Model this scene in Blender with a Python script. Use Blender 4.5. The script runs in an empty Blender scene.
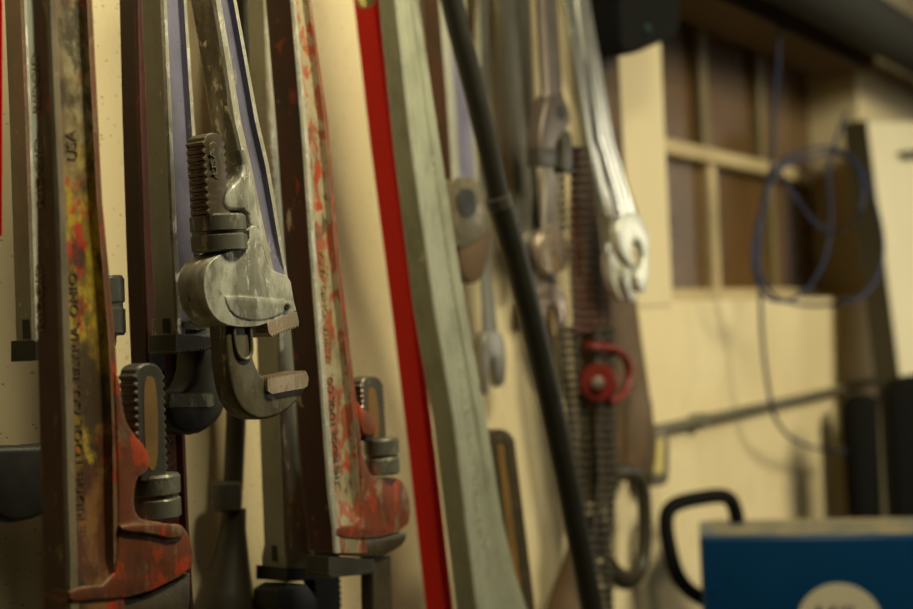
import bpy, bmesh, math, random
from mathutils import Vector, Matrix
random.seed(7)
C = bpy.context.scene.collection
# ------------------------------------------------------------------ camera
# wall runs along +X at y = 0, the room is on the -Y side; camera stands 0.8 m off the wall, looking along it
D, ZC, F = 0.80, 1.50, 913 * 50 / 36
ALPHA, PITCH, ROLL = math.radians(34.13), math.radians(0.90), math.radians(2.5)
fw = Vector((math.cos(ALPHA) * math.cos(PITCH), math.sin(ALPHA) * math.cos(PITCH), math.sin(PITCH)))
rt0 = Vector((math.sin(ALPHA), -math.cos(ALPHA), 0))
up0 = rt0.cross(fw)
RT = rt0 * math.cos(ROLL) - up0 * math.sin(ROLL)
UP = up0 * math.cos(ROLL) + rt0 * math.sin(ROLL)
CAM = Vector((0, -D, ZC))
cd = bpy.data.cameras.new('camera'); cam = bpy.data.objects.new('camera', cd); C.objects.link(cam)
cam.matrix_world = Matrix(((RT.x, UP.x, -fw.x, CAM.x), (RT.y, UP.y, -fw.y, CAM.y), (RT.z, UP.z, -fw.z, CAM.z), (0, 0, 0, 1)))
cd.lens = 50; cd.sensor_width = 36; cd.clip_start = 0.02; cd.clip_end = 60
cd.dof.use_dof = True; cd.dof.focus_distance = 0.87; cd.dof.aperture_fstop = 3.9
bpy.context.scene.camera = cam

def ray(px, py):
    return fw + RT * ((px - 456.5) / F) - UP * ((py - 304.5) / F)
def P(px, py, h):
    """point that the photo shows at (px, py) on the plane h metres out from the wall"""
    d = ray(px, py)
    return CAM + d * ((D - h) / d.y)
def Q(px, py, depth):
    return CAM + ray(px, py) * depth
def th_for(pxl, pxf, py, h):
    """thickness whose back edge shows at pxl when the front edge at pxf is h off the wall"""
    a = P(pxf, py, h); d = ray(pxl, py)
    return (CAM.y + d.y * (a.x / d.x)) + h

# ------------------------------------------------------------------ helpers
def chaikin(pts, k=1, closed=True):
    for _ in range(k):
        out = []
        n = len(pts)
        for i in range(n if closed else n - 1):
            a, b = pts[i], pts[(i + 1) % n]
            out.append(tuple(a[j] * .75 + b[j] * .25 for j in range(len(a))))
            out.append(tuple(a[j] * .25 + b[j] * .75 for j in range(len(a))))
        if not closed: out = [pts[0]] + out + [pts[-1]]
        pts = out
    return pts
def smooth_path(pts, k=2):
    return [Vector(p) for p in chaikin([tuple(p) for p in pts], k, False)]

class MB:
    def __init__(self): self.bm = bmesh.new()
    def add(self, other):
        me = bpy.data.meshes.new('tmp'); other.to_mesh(me); other.free(); self.bm.from_mesh(me); bpy.data.meshes.remove(me)
        return self
    def solid(self, front, back, bevel=0, seg=2, mat=0, both=False, noise=0):
        """front / back: matching closed loops of 3D points"""
        bm = bmesh.new(); n = len(front)
        f = [bm.verts.new(p) for p in front]; b = [bm.verts.new(p) for p in back]
        ff = bm.faces.new(f); bf = bm.faces.new(list(reversed(b)))
        for i in range(n):
            j = (i + 1) % n
            bm.faces.new((f[j], f[i], b[i], b[j]))
        for fc in bm.faces: fc.material_index = mat
        bmesh.ops.recalc_face_normals(bm, faces=bm.faces)
        if bevel:
            es = [e for e in ff.edges] + ([e for e in bf.edges] if both else [])
            bmesh.ops.bevel(bm, geom=es, offset=bevel, segments=seg, profile=.5, affect='EDGES', clamp_overlap=True, material=-1)
        return self.add(bm)
    def prism(self, px, h, th, bevel=0, seg=2, mat=0, both=False):
        fr = [P(x, y, h) for x, y in px]
        return self.solid(fr, [p + Vector((0, th, 0)) for p in fr], bevel, seg, mat, both)
    def box(self, lo, hi, bevel=0, seg=2, mat=0):
        bm = bmesh.new(); bmesh.ops.create_cube(bm, size=1)
        lo, hi = Vector(lo), Vector(hi)
        for v in bm.verts: v.co = Vector([(lo[i] + hi[i]) / 2 + v.co[i] * (hi[i] - lo[i]) for i in range(3)])
        if bevel: bmesh.ops.bevel(bm, geom=list(bm.edges), offset=bevel, segments=seg, profile=.5, affect='EDGES', clamp_overlap=True)
        for f in bm.faces: f.material_index = mat
        return self.add(bm)
    def rings(self, rs, mats=None, cap=True, mat=0):
        bm = bmesh.new(); vs = [[bm.verts.new(p) for p in r] for r in rs]; n = len(rs[0])
        for a, b in zip(vs, vs[1:]):
            for i in range(n):
                f = bm.faces.new((a[i], a[(i + 1) % n], b[(i + 1) % n], b[i])); f.material_index = mats[i] if mats else mat
        if cap:
            bm.faces.new(list(reversed(vs[0]))).material_index = mat; bm.faces.new(vs[-1]).material_index = mat
        bmesh.ops.recalc_face_normals(bm, faces=bm.faces)
        return self.add(bm)
    def tube(self, path, r, n=12, mat=0, flat=1.0):
        path = [Vector(p) for p in path]; rs = []
        prev = None
        for i, p in enumerate(path):
            t = (path[min(i + 1, len(path) - 1)] - path[max(i - 1, 0)]).normalized()
            ref = prev if prev else (Vector((0, 1, 0)) if abs(t.y) < .9 else Vector((1, 0, 0)))
            s = (ref - t * ref.dot(t)).normalized(); prev = s; q = t.cross(s)
            rr = r[i] if isinstance(r, (list, tuple)) else r
            rs.append([p + s * (rr * flat * math.cos(2 * math.pi * k / n)) + q * (rr * math.sin(2 * math.pi * k / n)) for k in range(n)])
        return self.rings(rs, mat=mat)
    def lathe(self, p0, p1, prof, n=28, knurl=0, mat=0):
        """prof: list of (t along axis 0..1, radius, knurled flag)"""
        p0, p1 = Vector(p0), Vector(p1); ax = (p1 - p0); t = ax.normalized()
        s = (Vector((0, 1, 0)) if abs(t.y) < .9 else Vector((1, 0, 0))); s = (s - t * s.dot(t)).normalized(); q = t.cross(s)
        rs = []
        for j, pr in enumerate(prof):
            kn = knurl if len(pr) > 2 and pr[2] else 0
            rs.append([p0 + ax * pr[0] + (s * math.cos(2 * math.pi * k / n) + q * math.sin(2 * math.pi * k / n)) * (pr[1] + kn * ((k + j) % 2)) for k in range(n)])
        return self.rings(rs, mat=mat)
    def handle(self, st, h, th, rail=.2, rail2=None, dep=.005, ch=.0016, web=1, rm=0, rm2=None):
        """I-beam handle. st: (py, left px, right px[, web depth factor[, thickness factor]])"""
        rail2 = rail if rail2 is None else rail2; rs = []
        for s in st:
            L, R = P(s[1], s[0], h), P(s[2], s[0], h); df = s[3] if len(s) > 3 else 1; T = th * (s[4] if len(s) > 4 else 1)
            w = R - L; wl = w.length; c = min(ch / wl, .1); d = dep * df; m = T
            prof = [(0, ch), (c, 0), (rail, 0), (rail + .07, d), (1 - rail2 - .07, d), (1 - rail2, 0), (1 - c, 0), (1, ch),
                    (1, m - ch), (1 - c, m), (1 - rail2, m), (1 - rail2 - .07, m - d), (rail + .07, m - d), (rail, m), (c, m), (0, m - ch)]
            rs.append([L + w * a + Vector((0, b, 0)) for a, b in prof])
        rm2 = rm if rm2 is None else rm2; mats = [rm, rm, web, web, web, rm2, rm2, 0, 0, 0, web, web, web, 0, 0, 0]
        return self.rings(rs, mats)
    def text(self, body, o, xdir, ydir, length, height, depth=.0006, mat=0):
        cu = bpy.data.curves.new('t', 'FONT'); cu.body = body; cu.extrude = .5; cu.size = 1; cu.resolution_u = 2
        ob = bpy.data.objects.new('t', cu); C.objects.link(ob)
        dg = bpy.context.evaluated_depsgraph_get(); dg.update()
        me = bpy.data.meshes.new_from_object(ob.evaluated_get(dg)); bpy.data.objects.remove(ob); bpy.data.curves.remove(cu)
        xs = [v.co.x for v in me.vertices]; ys = [v.co.y for v in me.vertices]
        x0, x1, y0, y1 = min(xs), max(xs), min(ys), max(ys)
        xdir, ydir = xdir.normalized(), ydir.normalized(); z = xdir.cross(ydir).normalized()
        for v in me.vertices:
            v.co = o + xdir * ((v.co.x - x0) / (x1 - x0) * length) + ydir * ((v.co.y - y0) / (y1 - y0) * height) + z * (v.co.z * depth)
        for p in me.polygons: p.material_index = mat
        self.bm.from_mesh(me); bpy.data.meshes.remove(me)
        return self
    def build(self, name, mats, parent=None, sharp=32):
        me = bpy.data.meshes.new(name)
        o = bpy.data.objects.new(name, me); C.objects.link(o)
        off = Vector((0, 0, 0))
        if parent is not None:
            q = parent
            while q is not None: off += q.location; q = q.parent
            o.parent = parent
        else:
            if self.bm.verts:
                vs = [v.co for v in self.bm.verts]
                off = Vector(((min(v.x for v in vs) + max(v.x for v in vs)) / 2, (min(v.y for v in vs) + max(v.y for v in vs)) / 2, min(v.z for v in vs)))
                o.location = off
        for v in self.bm.verts: v.co -= off
        self.bm.to_mesh(me); self.bm.free()
        for m in (mats if isinstance(mats, (list, tuple)) else [mats]): me.materials.append(m)
        for p in me.polygons: p.use_smooth = True
        me.set_sharp_from_angle(angle=math.radians(sharp))
        return o

def tag(o, label=None, cat=None, group=None, kind=None):
    if label: o['label'] = label
    if cat: o['category'] = cat
    if group: o['group'] = group
    if kind: o['kind'] = kind
    return o
def thing(name, label, cat, loc, group=None):
    o = bpy.data.objects.new(name, None); C.objects.link(o); o.location = loc; o.empty_display_size = .05
    return tag(o, label, cat, group)

# ------------------------------------------------------------------ materials
class NT:
    def __init__(self, name):
        self.m = bpy.data.materials.new(name); self.m.use_nodes = True; self.t = self.m.node_tree
        self.b = self.t.nodes['Principled BSDF']; self.tc = self.t.nodes.new('ShaderNodeTexCoord')
    def n(self, ty, **kw):
        x = self.t.nodes.new(ty)
        for k, v in kw.items(): setattr(x, k, v)
        return x
    def l(self, a, b): self.t.links.new(a, b)
    def mapping(self, scale=(1, 1, 1), loc=(0, 0, 0)):
        m = self.n('ShaderNodeMapping'); m.inputs['Scale'].default_value = scale; m.inputs['Location'].default_value = loc
        self.l(self.tc.outputs['Object'], m.inputs['Vector']); return m.outputs[0]
    def noise(self, scale, detail=6, rough=.6, stretch=(1, 1, 1), loc=(0, 0, 0), dist=0):
        x = self.n('ShaderNodeTexNoise'); x.inputs['Scale'].default_value = scale; x.inputs['Detail'].default_value = detail
        x.inputs['Roughness'].default_value = rough; x.inputs['Distortion'].default_value = dist
        self.l(self.mapping(stretch, loc), x.inputs['Vector']); return x.outputs['Fac']
    def step(self, v, lo, hi):
        x = self.n('ShaderNodeMapRange', clamp=True); x.interpolation_type = 'SMOOTHSTEP'
        x.inputs['From Min'].default_value = lo; x.inputs['From Max'].default_value = hi
        self.l(v, x.inputs['Value']); return x.outputs[0]
    def mix(self, fac, a, b):
        x = self.n('ShaderNodeMix', data_type='RGBA')
        if isinstance(fac, (int, float)): x.inputs[0].default_value = fac
        else: self.l(fac, x.inputs[0])
        for s, v in ((6, a), (7, b)):
            if isinstance(v, tuple): x.inputs[s].default_value = (*v[:3], 1)
            else: self.l(v, x.inputs[s])
        return x.outputs[2]
    def math(self, op, a, b=0.0):
        x = self.n('ShaderNodeMath', operation=op)
        for i, v in ((0, a), (1, b)):
            if isinstance(v, (int, float)): x.inputs[i].default_value = v
            else: self.l(v, x.inputs[i])
        return x.outputs[0]
    def edge(self, r=.0015, lo=.02, hi=.12):
        bv = self.n('ShaderNodeBevel', samples=4); bv.inputs['Radius'].default_value = r
        g = self.n('ShaderNodeNewGeometry'); d = self.n('ShaderNodeVectorMath', operation='DOT_PRODUCT')
        self.l(bv.outputs[0], d.inputs[0]); self.l(g.outputs['Normal'], d.inputs[1])
        return self.step(self.math('SUBTRACT', 1.0, d.outputs['Value']), lo, hi)
    def bump(self, v, strength=.2, dist=.001):
        b = self.n('ShaderNodeBump'); b.inputs['Strength'].default_value = strength; b.inputs['Distance'].default_value = dist
        self.l(v, b.inputs['Height']); self.l(b.outputs[0], self.b.inputs['Normal'])
    def out(self, col=None, rough=None, metal=None):
        for k, v in (('Base Color', col), ('Roughness', rough), ('Metallic', metal)):
            if v is None: continue
            if isinstance(v, tuple): self.b.inputs[k].default_value = (*v[:3], 1)
            elif isinstance(v, (int, float)): self.b.inputs[k].default_value = v
            else: self.l(v, self.b.inputs[k])
        return self.m

def worn(name, paint, bare, grime=(.02, .017, .01), wear=.56, soft=.05, dirt=.5, edge=True, rough=.45, bare_metal=.75, seed=0, sc=60, spots=None, er=.0016, gsc=28, paint2=None):
    k = NT(name)
    nz = k.noise(sc, 9, .68, (1, 1, .45), (seed, seed * 2, 0), .4)
    mask = k.step(nz, wear, wear + soft)                     # 1 = bare
    if edge:
        e = k.edge(er); en = k.math('MULTIPLY', e, k.step(k.noise(sc * 1.7, 6, .7, (1, 1, .5), (seed + 3, 0, 0)), .34, .55))
        mask = k.math('MAXIMUM', mask, en)
    pc = paint
    if paint2: pc = k.mix(k.step(k.noise(sc * .45, 5, .6, (1, 1, .4), (seed + 9, 1, 0)), .42, .58), paint, paint2)
    bc = k.mix(k.noise(140, 4, .6, (1, 1, .3), (seed, 0, 0)), bare, tuple(min(1, c * 1.35) for c in bare))
    col = k.mix(mask, pc, bc)
    if spots:
        for i, (sc2, thr, colr) in enumerate(spots):
            col = k.mix(k.step(k.noise(sc2, 5, .62, (1, 1, .55), (seed + 5 * i, 7, i)), thr, thr + .06), col, colr)
    gm = k.math('MULTIPLY', k.step(k.noise(gsc, 8, .7, (1, 1, .5), (seed + 11, 4, 0)), .40, .72), dirt)
    col = k.mix(gm, col, grime)
    pit = k.noise(420, 4, .6, (1, 1, 1), (seed, 0, 0))
    col = k.mix(k.math('MULTIPLY', k.step(pit, .63, .72), .6), col, grime)
    rg = k.math('ADD', k.math('MULTIPLY', k.noise(90, 4, .6), .3), rough - .15)
    met = k.math('MULTIPLY', mask, bare_metal)
    k.bump(k.math('ADD', k.math('MULTIPLY', nz, .6), k.math('MULTIPLY', pit, .5)), .35, .0008)
    return k.out(col, rg, met)

def plain(name, col, rough=.5, metal=0, var=.25, sc=40, bump=.15, col2=None):
    k = NT(name); nz = k.noise(sc, 6, .6, (1, 1, 1), (len(name), 0, 0))
    c = k.mix(nz, tuple(x * (1 - var) for x in col), col2 or tuple(min(1, x * (1 + var)) for x in col))
    k.bump(k.noise(sc * 6, 4), bump, .0006)
    return k.out(c, k.math('ADD', k.math('MULTIPLY', nz, .2), max(.02, rough - .1)), metal)

ALU = worn('aluminium', (.38, .38, .31), (.80, .76, .62), wear=.63, dirt=.22, bare_metal=.6, rough=.42, seed=1, sc=80, gsc=45)
ALU_D = worn('dull_aluminium', (.32, .34, .285), (.74, .70, .57), wear=.63, dirt=.20, bare_metal=.6, rough=.42, seed=2, sc=80, gsc=45)
ALU_G = worn('green_grey_aluminium', (.37, .385, .285), (.74, .72, .58), wear=.63, soft=.04, dirt=.34, bare_metal=.55, rough=.42, seed=3, sc=85, gsc=40, er=.003, spots=[(60, .72, (.10, .10, .07))])
HEADGREY = worn('grey_paint_head', (.56, .56, .46), (.90, .86, .72), wear=.575, soft=.02, dirt=.62, bare_metal=.7, seed=4, sc=110, gsc=90, paint2=(.27, .27, .21), grime=(.07, .055, .03), spots=[(70, .68, (.12, .065, .025)), (170, .66, (.06, .05, .035))], er=.0028)
PURPLE = worn('purple_paint', (.20, .19, .275), (.42, .40, .33), wear=.60, dirt=.45, edge=False, seed=5, bare_metal=.5)
RED_BIG = worn('chipped_red_paint', (.10, .022, .008), (.30, .23, .13), wear=.60, soft=.08, dirt=.85, seed=6, sc=50, bare_metal=.45, rough=.5, grime=(.030, .019, .008), spots=[(45, .62, (.42, .045, .010))], er=.0026)
def red_web():
    k = NT('yellow_splashed_web'); sep = k.n('ShaderNodeSeparateXYZ'); k.l(k.tc.outputs['Object'], sep.inputs[0]); z = sep.outputs['Z']
    n1 = k.noise(26, 7, .65, (1, 1, .6), (8, 3, 0), .5); n2 = k.noise(55, 8, .68, (1, 1, .5), (2, 5, 1), .4); n3 = k.noise(38, 7, .6, (1, 1, .5), (5, 1, 7), .4)
    zz = k.math('ADD', z, k.math('MULTIPLY', k.math('SUBTRACT', n1, .5), .20))
    col = k.mix(k.step(n2, .42, .60), (.11, .038, .014), (.26, .12, .035))
    cream = k.mix(k.step(n3, .42, .56), (.46, .39, .21), (.20, .14, .06))
    yel = k.mix(k.step(n2, .45, .56), (.50, .37, .025), (.24, .15, .025))
    col = k.mix(k.step(zz, .10, .16), col, yel); col = k.mix(k.step(zz, .25, .31), col, cream)
    col = k.mix(k.step(k.noise(34, 6, .62, (1, 1, .6), (1, 9, 2)), .55, .61), col, (.50, .045, .012))
    col = k.mix(k.step(k.noise(75, 6, .62, (1, 1, .6), (4, 2, 8)), .62, .68), col, (.50, .36, .05))
    col = k.mix(k.math('MULTIPLY', k.step(k.noise(36, 8, .7, (1, 1, .6), (7, 2, 4)), .49, .60), .85), col, (.035, .027, .012))
    pit = k.noise(420, 4, .6); col = k.mix(k.math('MULTIPLY', k.step(pit, .62, .72), .5), col, (.03, .02, .01))
    k.bump(k.math('ADD', n2, pit), .3, .0008)
    return k.out(col, .5)
RED_WEB = red_web()
RED_TWO = worn('scuffed_red_paint', (.085, .016, .009), (.50, .43, .33), wear=.62, soft=.06, dirt=.80, seed=9, sc=60, bare_metal=.55, er=.0022, grime=(.022, .014, .007), spots=[(70, .63, (.40, .045, .016))])
RED_TWO_WEB = worn('salmon_worn_paint', (.42, .115, .05), (.40, .345, .21), wear=.47, soft=.05, dirt=.55, edge=False, seed=10, sc=75, gsc=60, bare_metal=.15, grime=(.05, .04, .02), spots=[(60, .58, (.50, .075, .025)), (90, .62, (.16, .12, .06))])
RED_DK = worn('grimy_dark_red_paint', (.055, .008, .006), (.14, .09, .05), wear=.68, dirt=.7, seed=12, bare_metal=.3, spots=[(60, .62, (.30, .03, .012))])
RED_BAR = plain('bright_red_paint', (.82, .006, .004), .35, 0, .07, 25, .08); RED_BAR.node_tree.nodes['Principled BSDF'].inputs['Specular IOR Level'].default_value = .2
STEEL_DK = worn('dark_steel', (.055, .050, .038), (.26, .24, .19), wear=.66, dirt=.5, rough=.38, seed=13, bare_metal=.7)
STEEL_BLK = worn('blackened_steel', (.013, .012, .010), (.10, .10, .08), wear=.74, dirt=.5, rough=.48, seed=14)
STEEL_NUT = worn('nut_steel', (.14, .135, .10), (.38, .36, .28), wear=.55, dirt=.45, rough=.42, seed=15, bare_metal=.7, er=.0008)
STEEL_SHANK = worn('oiled_brown_steel', (.080, .060, .032), (.40, .36, .28), wear=.62, dirt=.55, rough=.38, seed=16, bare_metal=.75, er=.0012, gsc=80)
HOOK = worn('hook_steel', (.17, .15, .09), (.36, .31, .22), wear=.55, dirt=.55, rough=.40, seed=17, bare_metal=.7, paint2=(.11, .09, .05))
TOOTH = worn('tooth_steel', (.36, .28, .19), (.62, .50, .37), wear=.5, dirt=.35, rough=.45, seed=18, bare_metal=.6)
RUST = worn('rust', (.12, .068, .026), (.24, .18, .10), wear=.62, dirt=.6, rough=.55, seed=19, bare_metal=.4)
RUST_IN = worn('rust_recess', (.22, .12, .03), (.2, .15, .08), wear=.7, dirt=.5, rough=.65, edge=False, seed=20, bare_metal=.1)
RUSTRED_SHADE = worn('rusty_red_iron_and_shade', (.085, .028, .014), (.15, .10, .06), wear=.62, dirt=.65, rough=.5, seed=21, bare_metal=.4)  # rust on the chain, painted shade on the small lilac wrench
CHROME = plain('chrome_plating', (.78, .78, .70), .24, .95, .08, 30, .03)
SPANNER = plain('dull_chrome', (.50, .46, .40), .34, .8, .15, 40, .06)
SPANNER_D = plain('dull_steel', (.26, .25, .21), .38, .7, .2, 40, .06)
ADJ = plain('brown_grey_steel', (.13, .105, .09), .38, .55, .25, 50, .08)
COPPER = plain('coppery_steel', (.62, .50, .41), .24, .75, .15, 40, .06)
BLACKPIPE = plain('black_pipe_paint', (.023, .021, .015), .42, .1, .3, 60, .1)
BLACK = plain('black_plastic', (.006, .006, .0055), .75, 0, .2, 60, .08); BLACK.node_tree.nodes['Principled BSDF'].inputs['Specular IOR Level'].default_value = .12
INK = plain('lettering_dark', (.11, .065, .03), .6)
INK_Y = plain('lettering_yellow', (.42, .24, .03), .6)
INK_G = plain('lettering_gold', (.34, .20, .05), .6)
WOOD_DK = plain('dark_brown_wood', (.10, .06, .025), .6, 0, .35, 20, .2)
BLUE = plain('blue_enamel', (.002, .042, .130), .30, 0, .08, 12, .05)
WHITE = plain('cream_white_decal', (.62, .58, .42), .5, 0, .05)
NAVY = plain('navy_decal', (.003, .015, .08), .5, 0, .05)
CORD = plain('blue_cord_rubber', (.040, .050, .105), .6, 0, .2); CORD.node_tree.nodes['Principled BSDF'].inputs['Specular IOR Level'].default_value = .15
RAIL_TAN = worn('worn_bare_rail', (.27, .22, .14), (.50, .43, .30), wear=.58, soft=.06, dirt=.5, seed=31, sc=70, bare_metal=.7, er=.0014)
RAIL_CHIP = worn('chipped_silver_rail', (.50, .47, .36), (.88, .82, .66), wear=.52, soft=.04, dirt=.45, seed=32, sc=90, bare_metal=.75, gsc=70, er=.0012)
MATTEBLACK = plain('sooty_black_pipe', (.012, .011, .008), .8, 0, .3, 30, .1)
SHADEDFRAME = plain('dim_brown_window_bars', (.19, .145, .065), .6, 0, .15, 14, .1)  # darker copy of the frame tan, shade on the bars painted in
RED_BIG_HEAD = worn('mottled_red_head_paint', (.20, .050, .016), (.30, .22, .12), wear=.55, soft=.10, dirt=.72, seed=41, sc=55, gsc=45, bare_metal=.35, rough=.55, grime=(.05, .032, .014), spots=[(42, .535, (.50, .062, .012)), (80, .66, (.10, .07, .035))], er=.004)
RED_TWO_HEAD = worn('mottled_red_brown_head_paint', (.25, .055, .020), (.36, .28, .17), wear=.53, soft=.10, dirt=.65, seed=42, sc=70, gsc=60, bare_metal=.4, rough=.5, grime=(.05, .034, .016), spots=[(48, .54, (.50, .075, .018)), (90, .64, (.14, .09, .05))], er=.0035)
SATIN = plain('satin_chrome', (.82, .83, .74), .36, .6, .08, 60, .05)
CHAINM = worn('oily_chain_steel', (.034, .026, .013), (.14, .10, .05), wear=.64, dirt=.5, rough=.45, seed=43, bare_metal=.5, edge=False)
LEVER = plain('dark_red_lever_paint', (.17, .013, .007), .45, 0, .3, 60, .1)
CONDUIT = plain('grey_conduit', (.16, .145, .10), .5, .3, .2)
YEL = plain('yellowed_label', (.55, .45, .16), .6)
DUST = None

def wall_material():
    k = NT('cream_painted_plaster')
    big = k.noise(3.2, 4, .5); mid = k.noise(14, 6, .6, (1, 1, .5)); fine = k.noise(260, 4, .6)
    col = k.mix(k.step(big, .35, .65), (.70, .585, .35), (.77, .66, .42))
    col = k.mix(k.math('MULTIPLY', k.step(mid, .52, .75), .30), col, (.50, .40, .22))
    vo = k.n('ShaderNodeTexVoronoi'); vo.inputs['Scale'].default_value = 120; k.l(k.mapping((1, 1, 1.6)), vo.inputs['Vector'])
    pits = k.math('MULTIPLY', k.step(vo.outputs['Distance'], .20, .10), k.step(k.noise(45, 3), .40, .55))
    col = k.mix(k.math('MULTIPLY', pits, .7), col, (.22, .17, .09))
    k.bump(k.math('SUBTRACT', k.math('MULTIPLY', fine, .35), pits), .5, .0012)
    return k.out(col, .72)
WALL = wall_material()
CREAMWOOD = plain('cream_painted_wood', (.74, .63, .40), .6, 0, .06, 10, .08)
FRAMEWOOD = plain('tan_window_frame', (.50, .40, .22), .6, 0, .15, 14, .1)
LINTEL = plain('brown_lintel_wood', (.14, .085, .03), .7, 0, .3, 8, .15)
PANE = plain('brown_dusty_pane', (.125, .068, .026), .28, 0, .25, 5, .02)
PANEL = plain('off_white_panel', (.72, .66, .48), .6, 0, .12, 7, .1)
DARKEDGE = plain('dark_stained_edge', (.05, .04, .018), .7, 0, .2)  # dark brown tone for the panel's edge strip and slot plate
FLOOR = plain('concrete_floor', (.20, .18, .14), .8, 0, .2, 3, .1)
def dust():
    k = NT('dusty_box_top'); nz = k.noise(22, 7, .65)
    c = k.mix(k.step(nz, .30, .70), (.10, .13, .14), (.34, .28, .16)); c = k.mix(k.step(k.noise(60, 5), .6, .7), c, (.16, .10, .04))
    return k.out(c, .6)
DUST = dust()

# ------------------------------------------------------------------ room shell
X0 = P(670, 250, 0).x; X1 = P(862, 200, 0).x; Z0 = P(760, 299, 0).z; Z1 = P(850, 62, 0).z
XA, XB, ZT = -2.2, 6.0, 2.75
def wallbox(name, boxes, m, **kw):
    mb = MB()
    for lo, hi in boxes: mb.box(lo, hi)
    return tag(mb.build(name, m), kind='structure', **kw)
wallbox('wall_back', [((XA, 0, 0), (X0, .25, ZT)), ((X1, 0, 0), (XB, .25, ZT)), ((X0, 0, 0), (X1, .25, Z0)), ((X0, 0, Z1), (X1, .25, ZT))], WALL)
tag(MB().box((XA, -4.2, -.1), (XB, .25, 0)).build('floor', FLOOR), kind='structure')
tag(MB().box((XA, -4.2, ZT), (XB, .25, ZT + .1)).build('ceiling', WOOD_DK), kind='structure')
wallbox('wall_right', [((XB, -4.2, 0), (XB + .1, .25, ZT))], WOOD_DK)

# window: recessed 0.1 m behind the wall face
w = thing('window_1', None, None, ((X0 + X1) / 2, .12, Z0)); tag(w, kind='structure')
RD = .105
def wbar(px0, py0, px1, py1, hw, hh, name='window_bar', m=FRAMEWOOD, dy=0):
    a, b = P(px0, py0, -RD), P(px1, py1, -RD)
    lo = Vector((min(a.x, b.x) - hw, RD - .022 + dy, min(a.z, b.z) - hh)); hi = Vector((max(a.x, b.x) + hw, RD + .02, max(a.z, b.z) + hh))
    return MB().box(lo, hi, .002, 1).build(name, m, w)
xs = [P(668, 150, -RD).x, P(700, 80, -RD).x, P(758, 100, -RD).x, X1]
zm = P(668, 150, -RD).z
zb = Z0
pane_x = [X0 - .0, P(694, 80, -RD).x, P(752, 100, -RD).x, X1 - .002]
for i in range(3):
    MB().box((pane_x[i] + .004, RD, zm), (pane_x[i + 1] - .004, RD + .008, Z1 - .002)).build('pane', PANE, w)
low_x = [X0, P(705, 230, -RD).x, P(765, 230, -RD).x, X1 - .002]
for i in range(3):
    MB().box((low_x[i] + .004, RD, zb + .002), (low_x[i + 1] - .004, RD + .008, zm)).build('pane', PANE, w)
for x, hw in ((pane_x[1], .016), (pane_x[2], .013)):
    MB().box((x - hw, RD - .02, zm), (x + hw, RD + .02, Z1 - .001), .002, 1).build('mullion', SHADEDFRAME, w)
for x, hw in ((low_x[1], .017), (low_x[2], .010)):
    MB().box((x - hw, RD - .02, zb), (x + hw, RD + .02, zm), .002, 1).build('mullion', FRAMEWOOD if hw > .015 else SHADEDFRAME, w)
MB().box((X0, RD - .03, zm - .015), (X1 - .001, RD + .02, zm + .011), .003, 1).build('transom', FRAMEWOOD, w)
MB().box((X0, RD - .026, zb + .001), (X1 - .001, RD + .02, zb + .022), .002, 1).build('bottom_rail', FRAMEWOOD, w)
# reveal back, casing board, sill, lintel
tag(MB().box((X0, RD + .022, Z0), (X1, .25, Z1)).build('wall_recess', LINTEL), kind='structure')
mb = MB(); cz = P(650, 306, .022).z
mb.box((P(622, 200, .003).x, -.003, cz), (P(668, 200, .003).x, -.0005, ZT - .4), .002, 1)
tag(mb.build('trim_1', CREAMWOOD), kind='structure')
mb = MB(); mb.box((X0 - .02, -.03, Z1 + .0005), (X1 + .05, -.0005, Z1 + .16), .003, 1); mb.box((X0 + .001, -.03, Z1 - .02), (X1 - .001, RD - .03, Z1 - .0005))  # second box adds brown where the recess top lies in shade
tag(mb.build('trim_2', LINTEL), kind='structure')

# ------------------------------------------------------------------ pipe wrench pieces
def teeth_strip(p0, p1, n, amp, perp):
    out = []
    for i in range(n):
        for k, s in ((0, 0), (.5, 1)):
            t = (i + k) / n
            out.append((p0[0] + (p1[0] - p0[0]) * t + perp[0] * s * amp, p0[1] + (p1[1] - p0[1]) * t + perp[1] * s * amp))
    out.append(p1)
    return out
def shank_outline(cx0, y0, cx1, y1, w0, w1, pitch, amp, amp2=None):
    """rounded top at y0, going down to y1, threads on both edges; cx = centre px"""
    amp2 = amp if amp2 is None else amp2
    n = int((y1 - y0 - w0) / pitch); L, R = [], []
    ys = y0 + w0 * .8
    for i in range(n):
        for k, s in ((0, 0), (.25, 1), (.6, 1), (.8, 0)):
            y = ys + (i + k) * pitch; t = (y - y0) / (y1 - y0); c = cx0 + (cx1 - cx0) * t; hw = (w0 + (w1 - w0) * t)
            L.append((c - hw - amp * s, y)); R.append((c + hw + amp2 * s, y))
    arc = []
    for i in range(1, 8):
        a = math.pi * i / 8; arc.append((cx0 - w0 * math.cos(a), y0 + w0 * .8 - w0 * .8 * math.sin(a)))
    c = cx1
    return list(reversed(L)) + arc + R + [(c + w1, y1), (c - w1, y1)]
def nut(root, cx0, y0, cx1, y1, rpx, hc, m=STEEL_NUT, n=56, knurl=.0004):
    a, b = P(cx0, y0, hc), P(cx1, y1, hc)
    r = rpx * (a - CAM).dot(fw) / F
    pr = [(0, r * .80), (.0, r * .93), (.05, r), ]
    pr += [(.05 + .38 * i / 9, r, 1) for i in range(10)]
    pr += [(.44, r), (.46, r * .93), (.54, r * .93), (.56, r)]
    pr += [(.57 + .38 * i / 9, r, 1) for i in range(10)]
    pr += [(.95, r), (1, r * .93), (1, r * .8)]
    return MB().lathe(a, b, pr, n, knurl).build('adjusting_nut', m, root, 7)
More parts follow.
